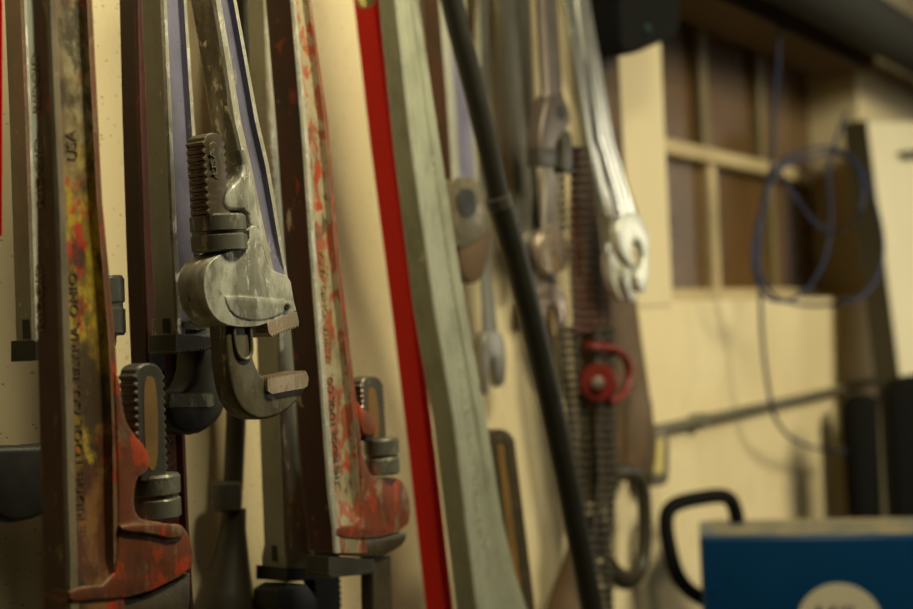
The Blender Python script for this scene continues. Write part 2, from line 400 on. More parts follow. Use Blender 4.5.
def lettering(root, body, p0, p1, hpx_m, h, m, name='lettering', raise_=.0006):
    a, b = P(*p0, h), P(*p1, h); x = (b - a); y = Vector((0, -1, 0)).cross(x.normalized())
    return MB().text(body, a, x, y, x.length, hpx_m, raise_).build(name, m, root)
def left_block(root, px, py0, py1, h, d0, d1, m, name):  # dark block paints the shade of a handle's notch
    """little block let into the left (-X) side of a handle: px = front-left edge, d0..d1 depth behind the front"""
    a, b = P(px, py0, h), P(px, py1, h)
    mb = MB(); mb.box((a.x - .0008, a.y + d0, b.z), (a.x + .004, a.y + d1, a.z))
    return mb.build(name, m, root)

def hang(root, px, h, th=.02, py=-131, m=None):
    c = P(px, py, h - th / 2); ri = .0105
    c = c + Vector((0, 0, ri + .001))
    mb = MB(); mb.tube([c + Vector((ri * math.sin(2 * math.pi * i / 20), 0, -ri * math.cos(2 * math.pi * i / 20))) for i in range(21)], .003, 8)
    mb.build('hanging_ring', m or STEEL_DK, root)
    pz = c + Vector((0, 0, ri - .006)); mb = MB()
    mb.tube([(pz.x, -.001, pz.z), (pz.x, -(h + .012), pz.z), (pz.x, -(h + .016), pz.z + .012)], .0028, 10)
    tag(mb.build('hanging_peg', STEEL_DK), 'thin steel peg in the wall above the hanging tools', 'peg', 'steel pegs the tools hang from')

# ---- 1 grey aluminium wrench, far left
h = .12
r = thing('pipe_wrench', 'dull grey aluminium pipe wrench cut off by the left edge, black hook jaw below', 'pipe wrench', P(25, 365, h))
tk = th_for(4, 23, 150, h)
MB().handle([(-130, 17, 38), (0, 22, 44), (120, 27, 49), (250, 31, 54), (310, 33, 58, .3), (322, 33, 60, 0), (340, 34, 62, 0)], h, tk, rm=2, rm2=1).prism([(50, 225), (72, 238), (108, 268), (121, 300), (118, 346), (60, 346), (52, 300)], h, .022, .003).build('handle', [ALU, ALU_D, RAIL_CHIP], r)
hj = MB().prism([(34, 340), (68, 338), (68, 351), (64, 354), (60, 351), (56, 355), (52, 352), (48, 357), (44, 354), (40, 359), (34, 361)], h + .002, tk + .004, .001, 1).build('heel_jaw', STEEL_BLK, r)
left_block(r, 33.4, 319, 339, h, .004, .0105, STEEL_BLK, 'notch_shade')
nut(r, 101, 276, 103, 336, 22, h - .011, ALU_D)
MB().prism(chaikin([(88, 346), (88, 415), (78, 438), (60, 445), (-22, 447), (-24, 470), (-16, 500), (4, 524), (30, 522), (52, 512), (84, 500), (104, 475), (109, 440), (109, 346)], 1), h - .002, .024, .004, 3).build('hook_jaw', STEEL_BLK, r)

hang(r, 28, h, tk)
# ---- red sliver at the very edge
h = .135
MBr = MB().handle([(-130, -12, 2), (0, -8, 3.6), (120, -7, 3.4), (236, -7, 3.0)], h, .012, dep=.003)
rt_ = MBr.build('red_tool_handle', [RED_BAR, RED_BAR]); tag(rt_, 'thin red tool handle showing only as a sliver on the left edge', 'tool'); hang(rt_, -5, h, .012)

# ---- 3 big red wrench
h = .20
r = thing('pipe_wrench', 'largest red pipe wrench in front, with yellow and orange paint stains on its handle', 'pipe wrench', P(90, 640, h))
tk = th_for(38, 64, 400, h)
hb = MB().handle([(-130, 42, 87, 1, .62), (0, 48, 94, 1, .66), (120, 53, 100, 1, .68), (200, 57, 104, 1, .84), (340, 61, 117, 1, .96), (420, 64, 121), (500, 66, 122), (560, 68, 122, .8), (582, 68, 124, .1), (640, 70, 130, 0)], h, tk, rail=.17, rail2=.16, dep=.005, rm=2, rm2=3)
hb.prism(chaikin([(114, 372), (120, 376), (124, 416), (134, 434), (147, 448), (151, 464), (146, 474), (137, 478), (134, 500), (137, 516), (148, 521), (178, 522), (190, 534), (195, 556), (191, 572), (141, 597), (90, 601), (69, 603), (70, 588), (114, 584), (119, 540), (118, 460)], 1), h + .001, tk + .002, .004, 3, mat=3)
hb.prism(chaikin([(121, 524), (180, 523), (188, 531), (176, 541), (150, 534), (122, 532)], 1), h + .0035, .01, .003, 3, mat=3)
hb.build('handle', [RED_BIG, RED_WEB, RAIL_TAN, RED_BIG_HEAD], r)
MB().prism([(70, 603), (90, 602), (141, 598), (191, 573), (191, 600), (186, 650), (72, 650)], h - .002, tk - .002, .002, 2).build('heel_jaw', STEEL_SHANK, r)
hj = MB().prism(shank_outline(149.5, 363, 153.5, 482, 13.5, 14, 8.2, 1.8), h - .003, .0145, .0012, 1).build('hook_jaw', STEEL_DK, r)
MB().prism(chaikin([(143, 382), (150, 374), (157, 382), (159, 470), (146, 470)], 2), h - .0026, .004).build('recess', RUST_IN, hj)
nut(r, 155, 474, 156.5, 518, 24, h - .0115)
MB().prism([(139, 600), (180, 590), (183, 680), (142, 680)], h - .004, .0145).build('jaw_shank', STEEL_DK, r)
lettering(r, 'THE RIDGE TOOL CO. ELYRIA, OHIO', (88, 556), (79, 272), .0075, h - .0046, INK)
lettering(r, 'USA', (78, 160), (76, 130), .0075, h - .0046, INK)
for body, y0, y1, m in (('RIDGID', 330, 262, INK_Y), ('RIDGID', 205, 135, INK_G), ('RIDGID', 110, 50, INK_Y)):
    a, b = P(60.2 if y0 > 300 else 56.6 if y0 > 150 else 51.8, y0, h), P(58.5 if y0 > 300 else 54.2 if y0 > 150 else 50.1, y1, h)
    off = Vector((-.0004, tk * (.62 if y0 > 300 else .50 if y0 > 150 else .45), 0))
    x = b - a
    MB().text(body, a + off, x, Vector((0, 1, 0)) - x.normalized() * x.normalized().y, x.length, .006, .0003).build('lettering', m, r)

hang(r, 65, h, tk)
# ---- 4 dark red wrench behind
h = .085
r = thing('pipe_wrench', 'narrow dark red pipe wrench hanging deep behind the largest red one', 'pipe wrench', P(160, 650, h))
tk = th_for(119, 137, 60, h)
MB().handle([(-130, 132, 155), (0, 136, 160), (120, 139, 165), (250, 143, 172), (370, 148, 184), (520, 154, 190), (660, 158, 198)], h, tk, rail=.12).build('handle', [RED_DK, RED_DK], r)
lettering(r, 'HEAVY DUTY', (176, 500), (172, 370), .008, h - .0046, STEEL_BLK)

hang(r, 144, h, tk)
# ---- 5 grey wrench with purple web
h = .14
r = thing('pipe_wrench', 'grey pipe wrench with lilac handle web, dark jaw opening left, behind the grey-headed one', 'pipe wrench', P(180, 436, h))
tk = th_for(142, 164, 60, h)
MB().handle([(-130, 157, 181), (0, 162, 188), (120, 167, 196), (250, 172, 205), (300, 175, 209, .6), (318, 175.5, 211, 0), (334, 176, 213, 0)], h, tk, rail=.17, dep=.004, rm=2).prism([(200, 268), (232, 282), (242, 318), (236, 342), (178, 343), (178, 318), (205, 314)], h, tk + .004, .003).build('handle', [ALU_D, PURPLE, RAIL_CHIP], r)
MB().prism([(176, 334), (213, 337)] + teeth_strip((213, 346), (178, 351), 11, 3, (0, 1)) + [(176, 352)], h + .003, tk + .006).build('heel_jaw', STEEL_DK, r)
left_block(r, 175.5, 318, 333, h, .006, .0125, STEEL_BLK, 'notch_shade')
nut(r, 226, 272, 228, 312, 20, h - .010)
hj = MB().prism(chaikin([(199, 338), (199, 357), (197, 376), (188, 392), (170, 394), (166, 400), (167, 414), (174, 429), (189, 436), (206, 432), (221, 419), (227, 405), (228, 388), (227, 338)], 1), h - .003, .022, .004, 3).build('hook_jaw', STEEL_DK, r)
MB().prism([(169, 393), (213, 393), (215.5, 396), (215, 406), (212, 408), (170, 408), (168, 404)], h - .001, .026, .001, 1).build('jaw_plate', STEEL_NUT, hj)
MB().tube(smooth_path([P(213, 350, h - .003), P(213, 368, h - .003), P(217, 375, h - .003), P(223, 374, h - .003), P(224, 368, h - .003), P(223, 350, h - .003)]), .0011, 8).build('rim', STEEL_NUT, hj)

hang(r, 169, h, tk)
# ---- 6 main wrench, in focus
h = .20
r = thing('pipe_wrench', 'grey-headed pipe wrench with lilac stripe, nearest in focus, jaws open to the right', 'pipe wrench', P(255, 420, h))
tk = th_for(191, 215, 10, h)
hb = MB().handle([(-130, 193, 214), (0, 214, 238), (60, 224, 249), (120, 233, 260), (165, 243.5, 270.5), (200, 251, 276.5), (230, 258, 281, .9), (256, 264, 285.5, .7), (270, 268, 288, 0), (296, 274, 293, 0)], h, tk, rail=.28, rail2=.20, dep=.0035, rm=2)
hb.prism(chaikin([(240, 145), (243.5, 165), (241, 178), (233, 185), (227, 193), (225.5, 206), (230, 210), (248.5, 210), (250, 228), (262, 230), (256, 200), (248, 150)], 1), h + .0008, tk + .002, .003, 3)
hb.prism(chaikin([(249.5, 226), (250, 242), (241, 248), (223, 253), (209, 262), (203, 280), (206, 303), (216, 320), (232, 327), (256, 327), (268, 323), (297, 311), (296, 309), (293.5, 298), (290, 276), (276, 272), (268, 266), (264, 252), (260, 226)], 1), h + .0015, .0245, .006, 5)
hb.prism(chaikin([(225, 297), (229, 295), (262, 298), (292, 300), (294, 308), (268, 320), (245, 320), (232, 313)], 1), h + .0026, .006, .001, 2)
hb.build('handle', [HEADGREY, PURPLE, RAIL_CHIP], r)
MB().lathe(P(287, 306, h + .0045), P(287, 306, h - .002), [(0, .0005), (0, .0014), (.2, .0021), (1, .0021)], 16).build('pin', STEEL_SHANK, r)
MB().prism([(267, 322.5), (296.5, 311.5), (299, 322)] + teeth_strip((298.5, 323.5), (270.5, 334.5), 11, 3.2, (.38, .92)) + [(269, 333)], h + .002, .022).build('heel_jaw', TOOTH, r)
hj = MB().prism(shank_outline(213.5, 132.5, 220, 222, 9.5, 9.5, 7.6, 2.1, 1.6), h - .001, th_for(188, 205, 160, h), .0016, 2)
sh6 = hj.build('threaded_shank', [STEEL_SHANK], r)
hj = MB(); hj.prism(chaikin([(226, 318), (227, 345), (229, 372), (234, 396), (242, 411), (256, 420), (272, 419), (288, 411), (300, 399), (308, 386), (309, 377), (306, 374)] + [(280, 379), (268, 381), (259, 371), (254, 359), (251, 340), (250, 318)], 1), h - .002, .0155, .005, 4)
hj = hj.build('hook_jaw', [HOOK], r)
MB().prism(teeth_strip((267.5, 380.5), (307, 373.5), 14, 3.2, (-.1, -1)) + [(308.5, 378), (307.5, 386), (304, 388), (272, 394), (268, 391)], h + .001, .019).build('jaw_plate', TOOTH, hj)
MB().tube(smooth_path([P(233.5, 322, h - .001), P(235, 345, h - .001), P(239, 357, h - .001), P(246, 360, h - .001), P(252, 355, h - .001), P(251.5, 340, h - .001), P(249, 322, h - .001)]), .0013, 8).build('rim', STEEL_NUT, hj)
MB().prism(chaikin([(208, 146), (214, 140), (219, 146), (222.5, 172), (220, 180), (213, 178)], 2), h - .0004, .003, .0005, 1).build('raised_pad', STEEL_SHANK, sh6)
lettering(sh6, 'USA', (217.5, 174), (214, 149), .0048, h + .0002, STEEL_NUT)
nut(r, 217.5, 215, 220, 252, 27, h - .011, STEEL_NUT, 76, .0006)

hang(r, 204, h, tk)
# ---- 7 aluminium wrench between the grey-headed and the second red one
h = .085
r = thing('pipe_wrench', 'plain aluminium pipe wrench hanging between the grey-headed wrench and the slim red one', 'pipe wrench', P(280, 600, h))
tk = th_for(259, 282, 430, h)
MB().handle([(-130, 259, 284, 1, .8), (0, 265, 288, 1, .8), (120, 269, 294, 1, .85), (300, 277, 303), (440, 282, 309), (545, 286, 314, .5), (560, 287, 316, 0, 1.15), (568, 287.5, 317, 0, 1.15)], h, tk, rail=.22, rm=2).build('handle', [ALU, ALU_D, RAIL_CHIP], r)
MB().prism([(287.5, 568), (318, 568), (318, 580), (287.5, 582)], h + .002, tk * 1.2 + .004, .001, 1).build('heel_jaw', STEEL_BLK, r)
left_block(r, 286.6, 546, 563, h, .010, .0165, STEEL_BLK, 'notch_shade')
MB().prism(chaikin([(276, 584), (318, 584), (318, 640), (286, 640), (274, 610)], 1), h - .002, .024, .003, 2).build('hook_jaw', STEEL_BLK, r)

MB().prism(shank_outline(326, 515, 331, 700, 12, 13, 6.0, 1.6), h - .004, .013, .001, 1).build('threaded_shank', STEEL_BLK, r)
hang(r, 272, h, tk)
# ---- 8 second red wrench
h = .14
r = thing('pipe_wrench', 'slim scuffed red pipe wrench with dark underside, hanging left of the bright red bar', 'pipe wrench', P(360, 610, h))
tk = th_for(300.5, 328, 480, h)
hb = MB().handle([(-130, 280, 299), (0, 292, 312), (120, 302, 329), (250, 311, 340), (370, 320, 354), (440, 325, 362), (495, 329, 364), (512, 331, 365, .7), (526, 333, 366, 0), (553, 335, 368, 0)], h, tk, rail=.17, rail2=.18, dep=.005, rm=2, rm2=3)
hb.prism(chaikin([(358, 415), (361, 440), (364, 459), (369, 473), (377, 479), (399, 477), (405, 485), (411.5, 506), (408, 529), (373, 539), (337, 537), (337, 526), (360, 524), (363, 500), (358, 440)], 1), h + .001, tk, .003, 3, mat=3)
hb.prism(chaikin([(356, 398), (363, 408), (372, 414), (378, 424), (377, 433), (368, 438), (361, 432)], 1), h, tk * .8, .003, 3, mat=3)
hb.build('handle', [RED_TWO, RED_TWO_WEB, RAIL_CHIP, RED_TWO_HEAD], r)
MB().prism(chaikin([(336, 537), (373, 540), (408, 530), (406, 543), (390, 554), (374, 558), (335, 555)], 1), h - .0005, tk - .002, .0016, 2).build('head_facet', STEEL_SHANK, r)
MB().prism([(329, 557), (374, 559), (373, 570)] + teeth_strip((372, 571), (331, 575), 14, 3.0, (0, 1)) + [(329, 574)], h - .002, tk - .004).build('heel_jaw', STEEL_DK, r)
hj = MB().prism(shank_outline(372, 376, 376, 441, 10.5, 10.5, 5.2, 1.0), h - .004, .0135, .001, 1).build('hook_jaw', STEEL_SHANK, r)
MB().prism(chaikin([(367, 392), (372, 386), (377, 392), (381, 438), (371, 438)], 2), h - .0036, .004).build('recess', RUST_IN, hj)
MB().prism([(373, 556), (391, 556), (395, 660), (375, 660)], h - .004, .0135, .001, 1).build('jaw_shank', STEEL_SHANK, r)
nut(r, 381, 438, 382.5, 474, 17, h - .007, STEEL_NUT, 70, .0004)
lettering(r, 'THE RIDGE TOOL CO.', (340, 485), (332.5, 374), .0072, h - .0046, INK)
lettering(r, 'ELYRIA, OHIO  U.S.A.', (331.5, 362), (324.5, 246), .0068, h - .0046, INK_G)

hang(r, 290, h, tk)
# ---- 9 old brown tool with ferrule
h = .032
r = thing('monkey_wrench', 'dark brown old tool with a collar and flared end, low behind the open steel jaw', 'wrench', P(226, 640, h))
def rp(px_, y=480): return px_ * (P(230, y, h) - CAM).dot(fw) / F
MB().tube([P(243, -120, h), P(240, 200, h), P(236, 420, h), P(233, 490, h)], rp(10), 18).build('shank', CHAINM, r)
MB().lathe(P(227, 481, h), P(226.5, 511, h), [(0, rp(11)), (.08, rp(15)), (.5, rp(15.8)), (.92, rp(15)), (1, rp(11))], 20).build('collar', STEEL_DK, r)
pth = [P(234, 508, h), P(233, 530, h), P(231, 560, h), P(227, 590, h), P(226, 606, h), P(226, 640, h)]
MB().tube(pth, [rp(12), rp(13), rp(18), rp(26), rp(31), rp(31)], 24).build('flared_socket', CHAINM, r)

hang(r, 243, h, .0)
# ---- 10 bright red bar
h = .085
tk = th_for(360, 382, 60, h)
mb = MB()
rs = []
for y, l, q in ((-130, 360, 364), (0, 375, 380), (140, 391, 396), (305, 412, 418), (450, 429, 436), (660, 452, 460)):
    L, R = P(l, y, h), P(q, y, h); w_ = R.x - L.x; c = .0015
    rs.append([L + Vector((0, c, 0)), L + Vector((c, 0, 0)), R - Vector((c, 0, 0)), R + Vector((0, c, 0)), R + Vector((0, tk - c, 0)), R + Vector((-c, tk, 0)), L + Vector((c, tk, 0)), L + Vector((0, tk - c, 0))])
mb.rings(rs)
bar = tag(mb.build('steel_bar', RED_BAR), 'bright glossy red flat steel bar leaning along the grey-green wrench', 'bar'); hang(bar, 362, h, tk)
tag(MB().prism(chaikin([(356, -14), (376, -14), (377, 2), (369, 9), (360, 6)], 1), h + .004, .003, .001, 1).build('end_clip', YEL, bar), 'yellowed brass clip')

# ---- 11 large grey-green aluminium wrench
h = .125
r = thing('pipe_wrench', 'long grey-green aluminium pipe wrench between the bright red bar and the black pipe', 'pipe wrench', P(500, 660, h))
tk = th_for(433, 455, 430, h)
hb = MB().handle([(-130, 382, 400, 1, .8), (0, 396, 419, 1, .8), (140, 411, 440, 1, .85), (305, 434, 466), (420, 454, 487), (520, 466, 503), (575, 473, 516, .9), (660, 483, 545, .5)], h, tk, rail=.24, rail2=.26, dep=.0028, web=1)
hb.build('handle', [ALU_G, ALU_G], r)
hj = MB().prism(shank_outline(500, 429, 530, 680, 13, 14, 4.6, .8), h - .008, .015, .0015, 2).build('hook_jaw', STEEL_SHANK, r)
MB().prism(chaikin([(497, 448), (501, 442), (504.5, 448), (531, 670), (524, 670)], 1), h - .0077, .004).build('recess', RUST_IN, hj)
lettering(r, 'THE RIDGE TOOL CO. ELYRIA, OHIO U.S.A.', (492, 606), (450, 250), .0085, h - .0024, ALU_G)

hang(r, 391, h, tk)
# ---- 12 blurred purple pipe wrench
h = .055
r = thing('pipe_wrench', 'small blurred pipe wrench with lilac stripe and bronze jaw behind the black pipe', 'pipe wrench', P(470, 285, h))
tk = th_for(425, 444, 60, h)
MB().handle([(-130, 433, 456), (0, 440, 466), (100, 448, 474), (160, 452, 477), (178, 453, 479, 0), (190, 453, 482, 0)], h, tk, rail=.26, rail2=.14, dep=.003, rm=3).prism(chaikin([(450, 176), (478, 176), (486, 196), (491, 222), (487, 236), (470, 246), (460, 250), (452, 240), (449, 205)], 1), h + .001, .02, .003, 2, mat=2).build('handle', [RUSTRED_SHADE, PURPLE, HOOK, ALU], r)  # dark red-brown body colour paints the handle's shaded left side
MB().prism(chaikin([(459, 190), (471, 187), (477, 199), (476, 215), (466, 218), (458, 206)], 1), h + .003, .005).build('head_hole_shade', STEEL_BLK, r)  # black plate paints the shade inside the head's hole
MB().prism(chaikin([(461, 238), (486, 232), (492, 205), (490, 258), (483, 278), (474, 285), (464, 278), (460, 258)], 1), h - .001, .018, .003, 2).build('hook_jaw', RUST, r)

hang(r, 445, h, tk)
# ---- spanners
def spanner(name, label, path, h, wpx, head, m, th=.006, hth=.009, headm=None, group=None):
    r = thing(name, label, 'spanner', P(*path[-1], h), group)
    mb = MB(); rs = []
    for i, (x, y) in enumerate(path):
        wv = wpx[i] if isinstance(wpx, (list, tuple)) else wpx
        L, R = P(x - wv / 2, y, h), P(x + wv / 2, y, h); wl = R - L
        pr = [(0, .4), (.12, .15), (.3, 0), (.38, .18), (.62, .18), (.7, 0), (.88, .15), (1, .4), (1, .6), (.88, .85), (.7, 1), (.3, 1), (.12, .85), (0, .6)]
        rs.append([L + wl * a + Vector((0, b * th, 0)) for a, b in pr])
    mb.rings(rs)
    mb.build('shank', m, r, 50)
    hang(r, path[0][0], h, th, path[0][1] - 1, SPANNER_D)
    if head: MB().prism(chaikin(head, 1), h + .0015, hth, .002, 3).build('open_jaw', headm or m, r)
    return r
spanner('open_end_spanner', 'thin grey open-end spanner whose dark fork hangs left of the black pipe', [(484, -120), (485, 0), (486, 150), (488, 280), (493, 338)], .03, [11, 11, 11, 11, 16],
        [(486, 330), (500, 330), (506, 342), (507, 368), (505, 386), (497, 387), (495, 366), (493, 358), (490, 362), (489, 396), (483, 392), (482, 360), (483, 340)], SPANNER_D)
spanner('combination_spanner', 'left of two long grey spanner shanks passing behind the black pipe', [(502, -120), (511, 0), (520, 140), (527, 230), (533, 288)], .045, [17, 18, 15, 15, 15], None, SPANNER_D)
spanner('combination_spanner', 'right of two long grey spanner shanks, touching the adjustable wrench', [(518, -120), (526, 0), (532, 140), (537, 220), (540, 258)], .040, [11, 11, 10, 10, 10], None, SPANNER_D)
spanner('open_end_spanner', 'pale spanner with upper coppery open jaw below the adjustable wrench', [(545, -120), (552, 0), (553, 170), (553, 232)], .056, [8, 8, 13, 18],
        [(543, 226), (558, 224), (567, 236), (569, 258), (567, 270), (562, 272), (559, 262), (556, 252), (552, 252), (553, 266), (556, 276), (548, 274), (540, 262), (538, 244)], SPANNER, headm=COPPER)
spanner('open_end_spanner', 'spanner with lower coppery open jaw beside the black pipe', [(549, -120), (553, 0), (553, 200), (550, 290)], .030, [7, 7, 10, 18],
        [(540, 283), (555, 280), (565, 292), (568, 314), (566, 334), (559, 338), (558, 322), (554, 308), (548, 308), (545, 318), (546, 338), (552, 356), (548, 368), (540, 344), (535, 320), (535, 298)], SPANNER, headm=COPPER)
spanner('open_end_spanner', 'shiny chrome open-end spanner in front, its jaw over the pale window casing', [(571, -120), (585, 0), (607, 140), (622, 190), (630, 218)], .12, [14, 15, 21, 20, 24],
        [(618, 222), (628, 212), (640, 214), (648, 228), (650, 250), (649, 276), (646, 293), (639, 290), (637, 272), (645, 262), (643, 246), (638, 239), (632, 242), (631, 256), (636, 268), (627, 262), (619, 246)], CHROME, .008, .011, SATIN)
spanner('open_end_spanner', 'second chrome spanner tucked just behind the shiny one, jaw lower left', [(560, -120), (573, 0), (594, 140), (608, 210), (616, 256)], .098, [14, 15, 16, 16, 20],
        [(608, 252), (618, 248), (626, 258), (634, 278), (637, 298), (632, 303), (628, 296), (624, 280), (619, 276), (618, 288), (626, 304), (618, 296), (611, 278)], CHROME, .007, .010, SATIN)

# ---- 16 adjustable wrench
h = .105
r = thing('adjustable_wrench', 'brown-grey adjustable wrench hanging jaws down beside the chrome spanners', 'adjustable wrench', P(556, 174, h))
mb = MB(); rs = []
for x, y, wv in ((541, -120, 15), (551, 0, 18), (556, 90, 17), (557, 104, 24)):
    L, R = P(x - wv / 2, y, h), P(x + wv / 2, y, h); wl = R - L
    rs.append([L + wl * a + Vector((0, b * .012, 0)) for a, b in ((0, .3), (.15, 0), (.3, .15), (.7, .15), (.85, 0), (1, .3), (1, .7), (.85, 1), (.15, 1), (0, .7))])
mb.rings(rs)
mb.prism(chaikin([(549, 94), (563, 94), (570, 108), (572, 124), (562, 134), (556, 146), (556, 166), (541, 165), (540, 148), (541, 128), (545, 108)], 1), h + .003, .017, .003, 3)
mb.build('body', ADJ, r)
MB().prism(chaikin([(556, 106), (563, 104), (567, 114), (563, 121), (557, 117)], 1), h + .0036, .003).build('body_hole_shade', STEEL_BLK, r)  # black plate paints the dark inside of the body's hole
MB().prism(chaikin([(562, 134), (572, 128), (574, 174), (562, 172), (564, 152)], 1), h + .002, .014, .002, 2).build('sliding_jaw', STEEL_DK, r)
MB().prism([(539, 146), (557, 148), (557, 166), (540, 166)], h + .0035, .016, .002, 2).build('fixed_jaw', STEEL_DK, r)
hang(r, 541, h, .012, -121)
# knurled pull chain hanging under it
mb = MB()
for i in range(7):
    y = 176 + i * 8; mb.lathe(P(562 + i * .3, y, .055), P(562 + i * .3, y + 6.5, .055), [(0, .001), (.2, .0042), (.8, .0042), (1, .001)], 10)
mb.tube([P(562, 120, .055), P(564, 232, .055)], .0012, 6)
tag(mb.build('bead_chain', STEEL_BLK), 'short black bead chain hanging below the adjustable wrench', 'chain')

# ---- 14 black pipe
h = .15
def rr(px_): return px_ * (P(500, 250, h) - CAM).dot(fw) / F
r = thing('black_pipe', 'long black steel pipe leaning diagonally across the spanners', 'pipe', P(600, 680, h))
cl = [(422, -130), (451, 0), (482, 120), (499, 200), (522, 280), (557, 430), (592, 609), (606, 690)]
MB().tube(smooth_path([P(x, y, h) for x, y in cl[:4]], 1), [rr(10.5)] * 7 if False else rr(11), 20).build('upper_tube', BLACKPIPE, r)
MB().tube(smooth_path([P(x, y, h) for x, y in cl[3:]], 1), rr(13), 20).build('lower_tube', BLACKPIPE, r)
MB().tube([P(497.2, 196, h), P(498.4, 200, h), P(500.5, 207, h)], rr(13.6), 20).build('coupling', STEEL_DK, r)

hang(r, 422, h, 0)
# ---- 18 rusty chain wrench with red lever
h = .046
r = thing('chain_wrench', 'rusty brown chain wrench with red lever and bowed hook end', 'chain wrench', P(630, 592, h))
MB().prism(chaikin([(582, -130), (603, -130), (617, 0), (624, 140), (632, 250), (640, 320), (652, 400), (656, 440), (650, 476), (615, 478), (612, 440), (611, 320), (605, 140), (597, 0)], 1), h, .02, .004, 2).build('handle', RUST, r)
MB().prism(chaikin([(640, 380), (652, 395), (655, 425), (658, 440), (656, 470), (640, 480), (628, 470), (628, 400)], 1), h + .004, .016, .003, 2).build('side_plate', RUST, r)
bow = smooth_path([P(612, 474, h), P(630, 471, h), P(642, 480, h), P(645, 510, h), P(645, 545, h), P(641, 572, h), P(628, 582, h), P(616, 576, h), P(608, 568, h)], 2)
n = len(bow); MB().tube(bow, [.0115 + .005 * max(0, (i / n - .62)) / .38 for i in range(n)], 14, flat=.8).build('hook', CHAINM, r)
hang(r, 595, h, .02)
def chain(path, h, w, pitch=8.0):
    mb = MB(); pts = [Vector((x, y, 0)) for x, y in path]
    L = []
    for a, b in zip(pts, pts[1:]):
        k = max(1, int((b - a).length / pitch))
        for i in range(k): L.append(a.lerp(b, i / k))
    for i, p in enumerate(L):
        x, y = p.x, p.y
        a, b = P(x - w / 2, y, h), P(x + w / 2, y, h)
        mb.lathe(a, b, [(0, .0022), (.05, .0046), (.3, .0046), (.34, .0036), (.66, .0036), (.7, .0046), (.95, .0046), (1, .0022)], 12)
        if i + 1 < len(L):
            q = L[i + 1]
            for s in (-.38, .38):
                mb.tube([P(x + w * s, y, h + .001), P(q.x + w * s, q.y, h + .001)], .0035, 8, flat=.5)
    return mb
chain([(588, 150), (586, 250), (591, 338)], h + .018, 34).build('chain', RUSTRED_SHADE, r)
chain([(604, 330), (604, 420), (607, 480), (600, 540), (604, 640)], h + .022, 19).build('chain', CHAINM, r)
chain([(568, 330), (572, 380), (579, 430), (590, 500), (598, 560)], h + .010, 19).build('chain', CHAINM, r)
lv = MB().lathe(P(598, 383, h + .035), P(598, 383, h + .022), [(0, .006), (0, .021), (.15, .0235), (.85, .0235), (1, .021)], 28).build('lever_boss', LEVER, r)
MB().lathe(P(598, 383, h + .040), P(598, 383, h + .034), [(0, .002), (.1, .007), (1, .008)], 16).build('pivot_pin', SPANNER, lv)
MB().tube(smooth_path([P(600, 347, h + .028), P(614, 348, h + .028), P(627, 358, h + .028), P(630, 378, h + .028), P(624, 396, h + .028), P(608, 402, h + .028)], 2), .0055, 12).build('lever', LEVER, r)
MB().prism(chaikin([(592, 342), (608, 342), (608, 350), (592, 350)], 1), h + .032, .01, .002, 1).build('red_clip', LEVER, r)
# dark handle low behind the pipe
mb = MB(); mb.tube([P(583, 515, .03), P(577, 560, .03), P(567, 609, .03), P(560, 690, .03)], [.010, .017, .026, .032], 18)
tag(mb.build('wooden_handle', WOOD_DK), 'dark brown tapered handle end low behind the black pipe', 'handle')

# ------------------------------------------------------------------ far end of the wall
# conduit and box
r = thing('conduit', 'thin grey conduit running along the wall under the window', 'conduit', P(760, 408, .02))
MB().tube([P(655, 430, .018), P(760, 407, .018), P(900, 376, .018)], .0075, 12).build('tube', CONDUIT, r)
MB().prism([(705, 415), (711, 413), (711, 425), (705, 427)], .027, .026, .001, 1).build('clip', CONDUIT, r)
r = thing('outlet_box', 'small grey outlet box with yellowed cover beside the rusty chain wrench', 'outlet box', P(659, 486, .02))
MB().prism(chaikin([(650, 430), (669, 427), (670, 480), (664, 486), (651, 487)], 1), .035, .034, .002, 2).build('case', CONDUIT, r)
MB().prism([(655, 440), (664, 438), (664, 472), (655, 474)], .037, .002).build('cover', YEL, r)

# black pipe overhead
a = P(913, 48, .12); rad = .05
mb = MB(); mb.tube([(1.35, -.12, a.z), (3.2, -.12, a.z), (5.9, -.12, a.z)], rad, 24)
tag(mb.build('overhead_pipe', MATTEBLACK), 'thick black pipe running overhead along the wall above the window', 'pipe')

# black case hanging at top of casing
r = thing('black_case', 'small black plastic case at the top of the pale window casing', 'case', P(645, 55, .06))
MB().prism(chaikin([(622, -60), (682, -60), (681, 20), (678, 38), (660, 43), (640, 53), (625, 54), (622, 40)], 1), .10, .044, .006, 3).build('shell', BLACK, r)
MB().lathe(P(646, 30, .1025), P(646, 30, .095), [(0, .001), (.1, .007), (1, .008)], 16).build('green_button', plain('dark_teal_plastic', (.003, .028, .022), .5), r)

